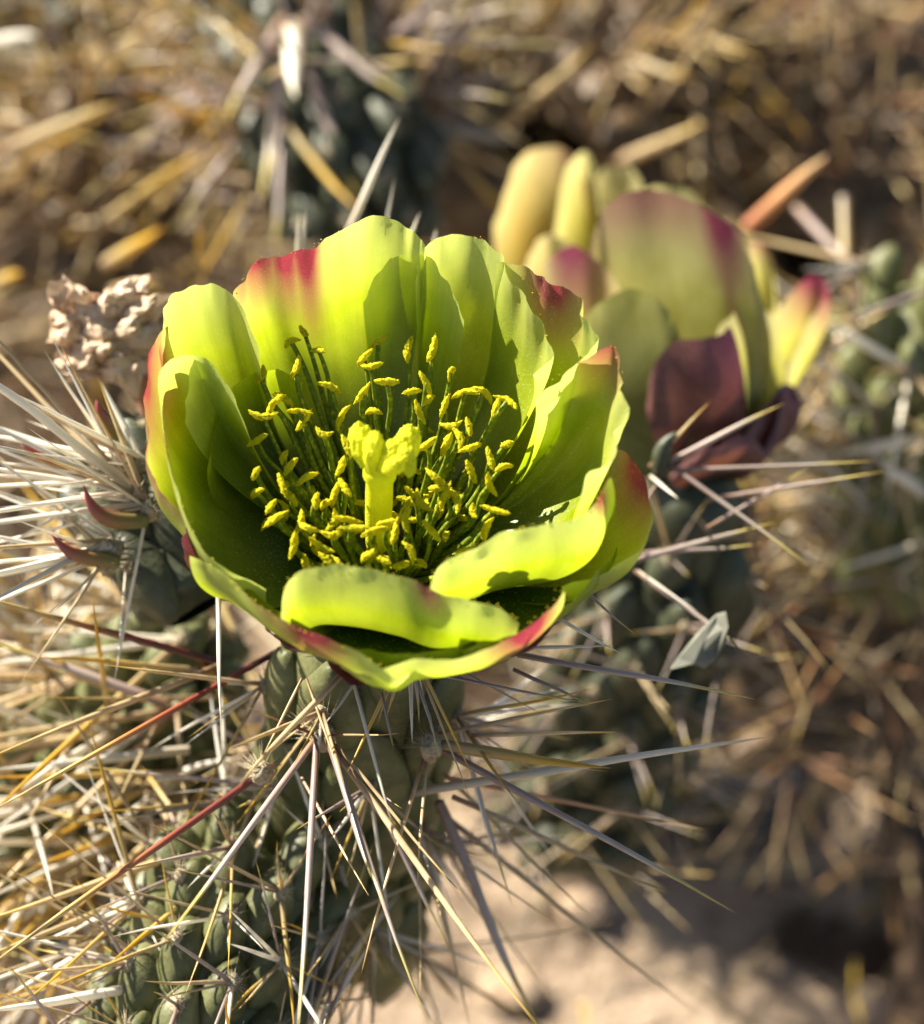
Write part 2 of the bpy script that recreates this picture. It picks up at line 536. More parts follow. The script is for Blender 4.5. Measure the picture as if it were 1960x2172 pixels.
# outer ring first (they lie outside), then the inner ring
PET = [
 # back, red tipped, tall
 dict(rim=[(492,640,1.72),(512,591,1.8),(554,546,1.88),(600,536,1.95),(640,536,1.95),(690,505,2.05),(730,480,2.1),(770,468,2.1),(815,462,2.1),(860,478,2.05),(900,522,1.9)],
      c1=1.0, c2=0.12, red=[(0.43,0.07,1.0,0.36),(0.33,0.10,0.95,0.28),(0.22,0.12,0.85,0.22),(0.10,0.10,0.55,0.16)], ruffle=0.07, rf=1.3, seed=1),
 # back inner
 dict(rim=[(770,640,1.35),(800,580,1.55),(833,549,1.65),(876,535,1.72),(915,550,1.7),(950,600,1.6),(985,680,1.4)], c1=0.93, c2=0.2, ruffle=0.02, seed=2),
 # back right, pale ruffled
 dict(rim=[(880,600,1.62),(892,535,1.78),(925,508,1.85),(985,502,1.88),(1030,508,1.9),(1056,532,1.9),(1100,580,1.88),(1138,640,1.85),(1152,690,1.78),(1154,745,1.7),(1128,795,1.55)],
      c1=0.98, c2=0.15, ruffle=0.10, rf=1.2, seed=3),
 # right back with red tip
 dict(rim=[(1050,560,1.85),(1090,560,1.95),(1140,588,1.98),(1200,612,2.0),(1228,636,1.98),(1250,672,1.95),(1258,702,1.9),(1250,735,1.85),(1205,800,1.7),(1150,870,1.5)],
      c1=1.0, c2=0.12, red=[(0.30,0.16,0.95,0.28)], ruffle=0.08, rf=1.5, seed=4),
 # right, red tip, ruffled
 dict(rim=[(1130,850,1.5),(1195,790,1.7),(1245,757,1.85),(1300,734,1.95),(1314,775,1.9),(1316,830,1.85),(1322,880,1.8),(1305,940,1.7),(1285,990,1.6),(1240,1045,1.4)],
      c1=0.97, c2=0.14, red=[(0.36,0.16,0.75,0.22)], ruffle=0.10, rf=1.3, seed=5),
 # right outer, brown red, lower
 dict(rim=[(1295,940,1.1),(1318,958,1.2),(1345,985,1.25),(1371,1005,1.25),(1377,1040,1.2),(1381,1085,1.15),(1362,1140,1.05),(1335,1180,0.95),(1270,1222,0.8),(1190,1245,0.7)],
      c1=1.02, c2=0.12, red=[(0.26,0.2,1.0,0.4)], ruffle=0.04, seed=6),
 # right front inner, rim bent in over the stamens
 dict(rim=[(905,1275,0.9),(925,1205,1.1),(985,1172,1.2),(1060,1136,1.25),(1140,1112,1.3),(1215,1100,1.35),(1258,1078,1.4),(1284,1034,1.45),(1300,1016,1.45),(1304,1050,1.35)],
      c1=1.28, c2=0.32, red=[(0.84,0.05,0.9,0.12)], ruffle=0.03, seed=7),
 # front inner
 dict(rim=[(600,1300,0.95),(608,1240,1.08),(640,1207,1.15),(700,1197,1.2),(770,1202,1.2),(850,1224,1.15),(905,1250,1.12),(940,1262,1.1),(1000,1272,1.05),(1060,1290,1.0),(1095,1314,0.92)],
      c1=1.38, c2=0.24, red=[(0.655,0.06,0.85,0.16)], ruffle=0.035, seed=8),
 # front left outer, pink tip
 dict(rim=[(400,1180,1.0),(430,1190,0.98),(500,1240,0.95),(560,1290,0.92),(620,1328,0.92),(680,1350,0.9),(740,1378,0.86),(800,1408,0.82),(850,1430,0.75),(920,1395,0.55)],
      c1=1.06, c2=0.24, red=[(0.50,0.12,1.0,0.42),(0.36,0.10,0.5,0.2)], ruffle=0.03, seed=9, zb=-0.1),
 # front right outer
 dict(rim=[(720,1395,0.45),(790,1425,0.7),(860,1408,0.78),(930,1398,0.82),(1000,1384,0.86),(1065,1362,0.9),(1120,1325,0.95),(1165,1285,1.0),(1192,1248,1.05)],
      c1=1.07, c2=0.24, red=[(0.80,0.15,1.0,0.42)], ruffle=0.035, seed=10, zb=-0.1),
 # left inner large
 dict(rim=[(560,1255,0.7),(480,1215,0.95),(420,1140,1.15),(382,1060,1.3),(358,980,1.42),(343,900,1.5),(336,835,1.58),(344,785,1.62),(366,756,1.65),(398,750,1.65),(432,764,1.6),(466,800,1.5)],
      c1=1.0, c2=0.16, red=[(0.56,0.05,0.7,0.14)], ruffle=0.035, seed=11),
 # upper left
 dict(rim=[(335,760,1.55),(346,690,1.7),(362,630,1.82),(396,608,1.88),(432,600,1.9),(470,610,1.88),(505,640,1.82),(530,690,1.7),(545,740,1.55)],
      c1=1.0, c2=0.14, red=[(0.02,0.1,0.8,0.3)], ruffle=0.04, seed=12),
 # left inner behind the large one
 dict(rim=[(395,900,1.25),(400,820,1.45),(407,775,1.55),(425,757,1.6),(455,778,1.58),(490,830,1.5),(520,900,1.35)],
      c1=0.84, c2=0.2, ruffle=0.015, seed=13),
 # left outer, red brown edge
 dict(rim=[(420,1140,0.9),(366,1068,1.1),(330,1022,1.2),(309,960,1.3),(305,880,1.38),(308,800,1.45),(314,752,1.5),(328,715,1.55),(352,690,1.6)],
      c1=1.05, c2=0.12, red=[(0.76,0.24,1.0,0.36),(0.40,0.35,0.75,0.14)], ruffle=0.04, seed=14),
 dict(rim=[(440,1010,0.9),(455,900,1.0),(490,830,1.1),(545,790,1.15),(600,790,1.1),(640,810,1.0)], c1=1.06, c2=0.14, ruffle=0.02, seed=18, vcap=0.7),
 dict(rim=[(1120,1180,0.6),(1190,1110,0.8),(1240,1055,0.92),(1275,1005,1.0),(1292,940,1.05)], c1=1.07, c2=0.16, ruffle=0.02, seed=19, vcap=0.6),
 # fillers low in the front, between the rings; vcap paints in the gap's shade
 dict(rim=[(980,1380,0.6),(1080,1345,0.75),(1180,1290,0.8),(1260,1225,0.85),(1310,1160,0.85)], c1=1.05, c2=0.2, ruffle=0.03, seed=15, vcap=0.38),
 dict(rim=[(390,1120,0.75),(430,1185,0.75),(500,1235,0.75),(580,1290,0.7),(660,1330,0.65)], c1=1.05, c2=0.2, ruffle=0.03, seed=16, vcap=0.38),
 dict(rim=[(620,1330,0.6),(720,1370,0.6),(820,1385,0.6),(920,1380,0.6),(1010,1360,0.6)], c1=1.08, c2=0.2, ruffle=0.03, seed=17, vcap=0.38),
]
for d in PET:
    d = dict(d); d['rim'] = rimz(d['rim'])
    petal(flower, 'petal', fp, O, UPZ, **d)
# short purple sepals under the cup
SEP = [
 [(690,1395,0.2),(710,1425,0.1),(745,1448,0.05),(785,1452,0.05),(815,1430,0.15),(830,1400,0.3)],
 [(1080,1390,0.3),(1130,1372,0.35),(1172,1330,0.45),(1196,1280,0.55),(1200,1245,0.6)],
 [(395,1190,0.7),(386,1150,0.8),(396,1120,0.9),(412,1140,0.9),(425,1180,0.8)],
 [(560,1330,0.3),(600,1365,0.3),(640,1378,0.3),(680,1370,0.3)],
 [(900,1425,0.2),(950,1432,0.15),(1000,1415,0.2),(1040,1385,0.3)],
]
for k, sp in enumerate(SEP):
    petal(flower, 'sepal', M['sepal'], O, UPZ, rimz(sp), c1=1.0, c2=0.5, rb=0.5, zb=-0.7, ruffle=0.02, ncol=20, nrow=12, seed=30 + k, red=[(0.5, 0.3, 0.6, 0.5)])

# cup floor, style with lobed stigma
def cup_floor():
    vs, fs = blob(28, 12, lambda d: Vector((d.x * 0.62, d.y * 0.62, 0.02 + d.z * 0.16 - 0.15)))
    part('cup_floor', vs, fs, M['filament'], flower)
cup_floor()
def build_style():
    c = PZ(800, 1180, 0.0); c.z = -0.1
    top = PZ(806, 985, 1.25)
    b = c.lerp(top, 0.0)
    pts = [c.lerp(top, t) for t in (0, .2, .4, .6, .8, .92, 1.0)]
    rads = [0.12, 0.14, 0.155, 0.15, 0.15, 0.165, 0.17]
    pts = catmull(pts, 20)
    rr = [0.10 + 0.02 * math.sin(i / 19 * 2.4) + (0.03 if i > 16 else 0) for i in range(20)]
    vs, fs = tube(pts, rr, 18)
    st = part('style', vs, fs, M['stigma'], flower)
    # chunky lobes: (px, py, z, half width px, half length px, tilt, towards the camera)
    for k, (px, py, z, hw, hl, tl, dd) in enumerate([(768, 946, 1.44, 24, 48, 10, -.04), (792, 960, 1.42, 20, 42, -8, .10),
                                            (826, 968, 1.40, 24, 40, -38, .08), (862, 950, 1.44, 25, 46, -14, -.06), (864, 978, 1.40, 19, 34, 12, .12), (836, 990, 1.36, 18, 26, -60, .2)]):
        c = PZ(px, py, z) - FW * dd
        ax = (UP * math.cos(math.radians(tl)) - RT * math.sin(math.radians(tl)) - FW * 0.25).normalized()
        e1 = ax.orthogonal().normalized(); e2 = ax.cross(e1)
        a, l = hw / PXCM, hl / PXCM
        def fn(d, c=c, k=k):
            g = 1 + 0.16 * noise.noise(d * 2.2 + Vector((k * 3, 0, 0))) + 0.09 * noise.noise(d * 7 + Vector((k, 4, 0))) + 0.05 * noise.noise(d * 17) + 0.05 * noise.noise(d * 30)
            t = 1 + 0.2 * d.z
            return c + (e1 * d.x * a * t + e2 * d.y * a * t + ax * d.z * l) * g
        vs, fs = blob(56, 40, fn)
        part('stigma_lobe', vs, fs, M['stigma'], st)
build_style()

# stamens
def anther_mesh(k):
    bend = random.uniform(-0.7, 0.7); bend2 = random.uniform(-0.3, 0.3)
    end = random.uniform(0.55, 1.0)
    def fn(d):
        x, y, z = d.x * 0.42, d.y * 0.42, d.z
        rr = 1.0 + (end - 0.8) * z * 0.6
        # two pollen sacs with a groove, crusted with grains
        gr = 1 - 0.22 * math.exp(-(d.x / 0.25) ** 2) * (1 if d.y > 0 else 0.3)
        g = gr * (1 + 0.30 * noise.noise(Vector((d.x, d.y, d.z * 2)) * 1.8 + Vector((k * 5, 0, 0))) + 0.45 * noise.noise(d * 4.5 + Vector((0, k * 5, 0))) + 0.40 * noise.noise(d * 10 + Vector((k, 0, 2))))
        zz = z * (1 + 0.25 * noise.noise(d * 4 + Vector((k * 3, 1, 0))))
        return Vector((x * rr * g + bend * (zz * zz - 0.3), y * rr * g + bend2 * zz, zz))
    vs, fs = blob(22, 30, fn)
    return mesh_data('anther', vs, fs, M['anther'])
ANTH = [anther_mesh(k) for k in range(20)]
AZ = [(425,130,-60),(345,190,20),(375,350,80),(160,400,70),(240,580,55),(170,650,0),(300,545,-30),(390,625,0),(425,680,50),(585,470,-30),(515,245,0),(890,190,40),(800,290,60),(845,340,20),(1075,235,80),(1225,235,60),(1340,385,50),(940,440,0),(790,510,50),(660,660,55),(855,625,0),(1185,450,-70),(1100,500,10),(1200,550,30),(1145,630,-70),(1300,590,60),(1430,510,20),(1540,510,-30),(1690,560,-40),(1620,600,70),(545,760,-25),(690,840,-70),(1190,830,30),(1345,710,10),(1310,830,60),(1450,720,-80),(1390,790,-70),(1465,850,35),(1690,830,20),(1585,920,-70),(1670,970,15),(1585,1080,-70),(1465,1000,-65),(140,800,40),(300,910,70),(340,965,45),(440,1040,25),(655,970,80),(125,1010,60),(130,1130,35),(220,1215,45),(250,1290,30),(290,1080,-60),(340,1160,-35),(500,1180,80),(560,1200,40),(680,1100,-60),(620,1130,70),(400,1320,75),(450,1350,-20),(360,1460,85),(525,1460,-20),(610,1300,70),(610,1385,10),(570,1550,-40),(700,1300,-5),(730,1350,5),(860,1490,50),(820,1525,30),(910,1545,-30),(1090,1500,-60),(1220,1370,-60),(1370,1180,-75),(1260,1100,15),(1300,1150,70),(1160,1190,-60),(1090,1130,-30),(1480,1250,-65),(1620,1240,-10),(1560,1360,80),(1450,1490,10),(1500,1480,30),(1060,1300,80),(870,1370,10),(950,1320,10),(990,1380,70),(1250,1040,-30),(1050,1240,50),(1330,1610,25)]
def build_stamens():
    for i, (zx, zy, an) in enumerate(AZ):
        px, py = 500 + zx / 2.935, 660 + zy / 2.936
        z = 0.72 + 0.62 * (1180 - py) / 480 + random.uniform(-0.05, 0.05)
        a = PZ(px, py, z)
        hor = Vector((a.x, a.y, 0)); rr = hor.length; hd = hor.normalized()
        if rr > 1.35 + 0.2 * z:
            pass
        rb = min(0.55, 0.2 + 0.22 * rr)
        base = hd * rb + Vector((0, 0, -0.08 + 0.1 * rr))
        mid = base.lerp(a, 0.45) + hd * 0.10 * min(rr, 1) + Vector((random.uniform(-.05, .05), random.uniform(-.05, .05), 0.05))
        m2 = base.lerp(a, 0.8) + hd * 0.06 + Vector((random.uniform(-.04, .04), random.uniform(-.04, .04), 0.02))
        pts = catmull([base, mid, m2, a], 14)
        w = random.uniform(0.024, 0.034)
        rad = [w * (1.25 - 0.55 * k / 13) * (1 + 0.12 * noise.noise(Vector((k * 0.9, i, 0)))) for k in range(14)]
        vs, fs = tube(pts, rad, 7)
        st = part('stamen', vs, fs, M['filament'], flower)
        t = math.radians(an + random.uniform(-8, 8))
        ax = (RT * math.cos(t) + UP * math.sin(t) + FW * random.uniform(-0.45, 0.45)).normalized()
        q = ax.to_track_quat('Z', 'Y') @ Matrix.Rotation(random.uniform(0, 6.28), 3, 'Z').to_quaternion()
        hl = random.choice((random.uniform(0.06, 0.09), random.uniform(0.095, 0.13), random.uniform(0.10, 0.13)))
        inst('anther', random.choice(ANTH), st, a, q, (random.uniform(0.060, 0.08), random.uniform(0.060, 0.08), hl))
    for i in range(48):     # short ones round the style
        t = random.uniform(0, 6.28); r = random.uniform(0.18, 1.05)
        a = Vector((r * math.cos(t), r * math.sin(t), random.uniform(0.3, 0.55) + 0.25 * max(0, r - 0.5)))
        base = a * (0.7 if r < 0.6 else 0.5); base.z = -0.05
        pts = catmull([base, base.lerp(a, .5) + Vector((0, 0, .05)), a], 8)
        vs, fs = tube(pts, 0.022, 6)
        st = part('stamen', vs, fs, M['filament'], flower)
        ax = Vector((random.gauss(0, 1), random.gauss(0, 1), random.gauss(0, .5))).normalized()
        inst('anther', random.choice(ANTH), st, a, ax.to_track_quat('Z', 'Y'), (0.07, 0.07, 0.1))
build_stamens()

def pollen():
    random.seed(3)
    vs, fs = [], []
    def grain(c, r):
        b = len(vs)
        for d in ((1, 0, 0), (-1, 0, 0), (0, 1, 0), (0, -1, 0), (0, 0, 1), (0, 0, -1)):
            vs.append(c + Vector(d) * r * random.uniform(0.7, 1.3))
        for q in ((0, 2, 4), (2, 1, 4), (1, 3, 4), (3, 0, 4), (2, 0, 5), (1, 2, 5), (3, 1, 5), (0, 3, 5)):
            fs.append(tuple(b + i for i in q))
    for k in (6, 7, 8, 9, 10, 0, 2, 4):
        R = RIMS[k]
        for q in range(70 if k in (6, 7, 8) else 26):
            x = random.uniform(0, len(R) - 1.01); i = int(x)
            p = R[i].lerp(R[i + 1], x - i)
            grain(p + Vector((random.gauss(0, .012), random.gauss(0, .012), random.gauss(0, .008))), random.uniform(0.004, 0.009))
    o = part('pollen', vs, fs, M['anther_grain'], flower)
    o['kind'] = 'stuff'
pollen()

# ------------------------------------------------------------------ spines and joints
def spine_mesh(name, bend, mat, fat=1.0):
    n, s = 11, 7
    vs, fs = [], []
    for j in range(n):
        t = j / (n - 1)
        r = (1.0 - 0.25 * t) * (1 - t ** 3.2) ** 0.9 * (1 + 0.10 * math.sin(t * 3.1)) * fat + 0.02
        r *= 1 + 0.08 * noise.noise(Vector((t * 6, bend * 50, 2)))
        cx = bend * (t * t) + 0.25 * bend * math.sin(t * 7)
        for k in range(s):
            a = 2 * math.pi * k / s
            vs.append((cx + r * math.cos(a), r * math.sin(a), t))
    fs = []
    for j in range(n - 1):
        for k in range(s):
            k2 = (k + 1) % s
            fs.append((j * s + k, j * s + k2, (j + 1) * s + k2, (j + 1) * s + k))
    fs.append(tuple(range(s))[::-1])
    fs.append(tuple((n - 1) * s + k for k in range(s)))
    return mesh_data(name, vs, fs, M[mat])
SPM = {m: [spine_mesh('spine_' + m, b, m) for b in (-1.6, -0.5, 0.6, 1.5)] for m in ('straw', 'grey', 'white', 'red', 'amber', 'rust', 'old')}

def spine(parent, a, b, wid, mat):
    """wid = full width in cm"""
    a, b = Vector(a), Vector(b)
    d = b - a
    q = d.to_track_quat('Z', 'Y') @ Matrix.Rotation(random.uniform(0, 6.28), 3, 'Z').to_quaternion()
    return inst('spine', random.choice(SPM[mat]), parent, a, q, (wid / 2, wid / 2, d.length))

def spx(parent, a, b, wpx, mat):
    """a, b = (px, py, depth); wpx = width in photo pixels"""
    return spine(parent, P(*a), P(*b), wpx / PXCM * a[2] / DIST, mat)

def tub_mesh(k, mat):
    def fn(d):
        g = 1 + 0.10 * noise.noise(d * 2 + Vector((k * 4, 1, 0))) + 0.03 * noise.noise(d * 7 + Vector((k, 1, 0)))
        x, y, z = d.x, d.y, d.z
        lift = 0.35 * z if x > 0 else 0
        return Vector((x * (1 + lift) * g, y * (1 - 0.25 * abs(z) ** 2) * g, z * g))
    vs, fs = blob(18, 14, fn)
    return mesh_data('tubercle', vs, fs, M[mat])
TUB = {m: [tub_mesh(k, m) for k in range(4)] for m in ('stem', 'stem_pale', 'stem_dark', 'dead')}
def wool_mesh(k):
    """woolly pad with a tuft of short bristles"""
    vs, fs = blob(12, 9, lambda d: d * (0.8 + 0.3 * noise.noise(d * 3 + Vector((k * 4, 1, 0))) + 0.22 * noise.noise(d * 8 + Vector((k, 1, 0)))))
    for q in range(34):
        d = Vector((abs(random.gauss(0.9, 0.5)), random.gauss(0, 0.8), random.gauss(0.5, 0.8))).normalized()
        L = random.uniform(1.2, 3.4); r = random.uniform(0.035, 0.07)
        e = d.orthogonal().normalized(); f = d.cross(e); b = len(vs)
        o = d * 0.4
        vs += [o + e * r, o - e * 0.5 * r + f * 0.87 * r, o - e * 0.5 * r - f * 0.87 * r, d * L + e * random.uniform(-.2, .2)]
        fs += [(b, b + 1, b + 3), (b + 1, b + 2, b + 3), (b + 2, b, b + 3)]
    return mesh_data('areole', vs, fs, M['wool'])
WOOL = [wool_mesh(k) for k in range(4)]

def joint(name, label, cat, p0, p1, rad, mat, tub=(0.50, 0.26, 0.26), group=None, nsp=7, slen=(1.0, 2.0), swid=(0.035, 0.06),
          mats=('straw',), cull=-0.35, up_bias=0.0, keep=None, step=None, areole=0.10, taper=0.85, dirbias=None, outb=0.9):
    p0, p1 = Vector(p0), Vector(p1)
    L = (p1 - p0).length
    a = (p1 - p0) / L
    e1 = a.orthogonal().normalized(); e2 = a.cross(e1)
    root = thing(name, p0, label, cat, group)
    n, m = 28, 20
    vs = []
    for i in range(n):
        ph = 2 * math.pi * i / n
        for j in range(m):
            t = j / (m - 1)
            e = min(1, math.sqrt(max(0.0, 1 - (max(0, t - 0.8) / 0.2) ** 2)) + 0.001) * (1 - (1 - taper) * t)
            s = min(1, 0.55 + t * 4)
            r = rad * e * s * (1 + 0.06 * noise.noise(Vector((math.cos(ph) * 2, math.sin(ph) * 2, t * L * 1.5))))
            vs.append(p0 + a * (L * t) + (e1 * math.cos(ph) + e2 * math.sin(ph)) * r)
    part('stem', vs, grid_faces(n, m, True), M[mat], root)
    st = step or (tub[0] * tub[1] * 3.3) / (2 * math.pi * rad)
    k = 0
    h = tub[0] * 0.6
    ns = 0
    while h < L - 0.05:
        ph = k * 2.39996
        t = h / L
        e = math.sqrt(max(0.05, 1 - (max(0, t - 0.8) / 0.2) ** 2)) * (1 - (1 - taper) * t)
        rd = e1 * math.cos(ph) + e2 * math.sin(ph)
        if t > 0.85: rd = (rd + a * (t - 0.85) * 5).normalized()
        c = p0 + a * h + rd * rad * e * 0.96
        k += 1; h += st
        nview = rd.dot((CAMP - c).normalized())
        if nview < cull: continue
        tz = (a - rd * a.dot(rd)).normalized()
        ty = tz.cross(rd)
        rot = Matrix((rd, ty, tz)).transposed().to_quaternion()
        sc = random.uniform(0.85, 1.12)
        tb = inst('tubercle', random.choice(TUB[mat]), root, c, rot, (tub[2] * sc, tub[1] * sc, tub[0] * sc))
        ar = c + rd * tub[2] * 1.02 * sc + tz * tub[0] * 0.35 * sc
        inst('areole', random.choice(WOOL), root, ar, rot, (areole * 0.7, areole * 0.8, areole * 1.1))
        for q in range(random.randint(max(1, nsp - 2), nsp + 2)):
            if ns >= 290: break
            th = random.uniform(0, 6.28); sp = random.uniform(0.3, 1.5)
            d = (rd * outb + (ty * math.cos(th) + tz * math.sin(th)) * sp)
            if dirbias is not None: d += Vector(dirbias)
            d.normalize()
            ln = random.uniform(*slen) * random.choice((0.5, 0.8, 1, 1, 1.15))
            tip = ar + d * ln
            if keep and not keep(ar, tip): continue
            spine(root, ar - d * 0.03, tip, random.uniform(*swid) * (0.6 if ln < slen[0] else 1), random.choice(mats))
            ns += 1
    return root

def not_in_flower(a, t):
    """spines must not run through the open flower"""
    for f in (0.25, 0.5, 0.75, 1.0):
        p = a.lerp(t, f)
        if p.z > -0.5 and math.hypot(p.x, p.y) < 1.0 + max(0, p.z + .5) * 0.9: return False
    return True
def clear_front(a, t):
    """keep the line of sight to the flower open"""
    if not not_in_flower(a, t): return False
    for f in (0.4, 0.7, 1.0):
        p = a.lerp(t, f)
        q = p - CAMP; d = q.dot(FW)
        px = 980 + q.dot(RT) * DIST * PXCM / d; py = 1086 - q.dot(UP) * DIST * PXCM / d
        if d < 26 and 300 < px < 1390 and 430 < py < 1400: return False
    return True

# main joint under the flower (shaded), its tubercled fruit body belongs to it
J0 = joint('cactus_joint', 'dark green cactus joint carrying the open lime flower', 'cactus joint', (-0.75, 0.1, -6.5), (-0.05, 0.0, -0.45), 0.92, 'stem',
           tub=(0.80, 0.40, 0.22), nsp=9, slen=(0.7, 1.9), swid=(0.02, 0.05), mats=('grey', 'straw', 'straw', 'white', 'amber'), keep=clear_front, taper=0.8, dirbias=(0, 0, -0.35))
for a, b, wd, m in [
    ((676,1560,23.9),(350,2002,22.6),15,'grey'), ((672,1575,23.8),(636,2190,22.4),15,'grey'), ((695,1565,23.8),(808,1932,22.9),18,'grey'),
    ((705,1585,23.8),(1140,2190,22.6),15,'straw'), ((925,1582,24.0),(1570,1934,23.2),16,'grey'), ((925,1578,24.0),(1298,1637,23.4),24,'amber'),
    ((880,1680,24.6),(1640,1556,22.9),20,'white'), ((1098,1388,24.3),(1605,1476,24.0),14,'grey'), ((1085,1375,24.2),(1303,1370,23.7),9,'white'),
    ((725,1430,23.6),(502,1662,22.9),14,'straw'), ((752,1455,23.5),(830,1745,23.0),8,'white'), ((462,1235,24.6),(465,1530,23.3),11,'white'),
    ((700,1565,23.8),(1000,1930,23.4),8,'straw'), ((672,1560,23.9),(520,1500,23.6),7,'red'), ((700,1560,23.9),(850,1560,23.7),5,'rust'),
    ((900,1600,24.2),(760,2060,23.4),8,'straw'), ((905,1600,24.2),(880,1900,23.6),7,'straw'), ((915,1560,24.2),(1300,1480,24.0),10,'straw'),
    ((920,1590,24.2),(1290,1640,24.4),8,'straw'), ((760,1440,23.7),(690,1540,23.3),6,'white'), ((810,1470,23.5),(835,1590,23.1),6,'grey'),
    ((790,1380,23.9),(640,1395,23.6),4,'white'), ((870,1420,23.8),(1250,1495,23.5),8,'grey'), ((880,1420,23.8),(935,1600,23.3),7,'grey'),
    ((700,1580,23.9),(900,2180,23.0),12,'grey'), ((830,1440,23.7),(800,1540,23.4),5,'straw'), ((640,1440,23.8),(560,1600,23.4),6,'straw'),
    ((650,1440,23.8),(720,1640,23.3),6,'straw'), ((640,1650,24.2),(780,1900,23.5),7,'straw'), ((930,1700,25.0),(1130,2190,26.0),24,'grey'), ((960,1690,25.0),(1420,1900,25.6),12,'straw'), ((930,1720,25.2),(1480,2160,26.5),12,'straw'), ((900,1750,25.2),(1000,2190,26.0),10,'straw'), ((950,1650,25.0),(1500,1760,25.5),10,'rust'), ((940,1640,25.0),(1260,1960,25.6),9,'straw')]:
    if a[1] >= 1550 and a[0] < 960: a = (a[0], a[1], a[2] + 0.5)
    spx(J0, a, b, wd, m)
for x, y, r in ((684,1562,0.15),(915,1583,0.14),(556,1640,0.13),(745,1470,0.12),(700,1500,0.10)):
    inst('areole', random.choice(WOOL), J0, P(x, y, 24.45), Matrix.Rotation(2.0, 3, 'Z').to_quaternion(), (r, r, r * 1.3))
# light to the right of the flower
for a, b, wd, m in [((1230,1240,24.4),(1262,1215,23.9),9,'white'), ((1215,1230,24.3),(1345,1350,24.0),7,'grey'), ((1180,1310,24.3),(1320,1390,24.0),8,'white'),
                    ((1090,1420,24.3),(1258,1495,23.9),9,'grey'), ((1000,1560,24.4),(1310,1550,24.3),10,'straw')]:
    spx(J0, a, b, wd, m)

# ovary of the open flower
def ovary():
    vs, fs = blob(30, 18, lambda d: Vector((d.x * (0.78 + 0.12 * d.z), d.y * (0.78 + 0.12 * d.z), -0.55 + d.z * 0.62)) * (1 + 0.07 * noise.noise(d * 3)))
    part('ovary', vs, fs, M['stem'], flower)
ovary()

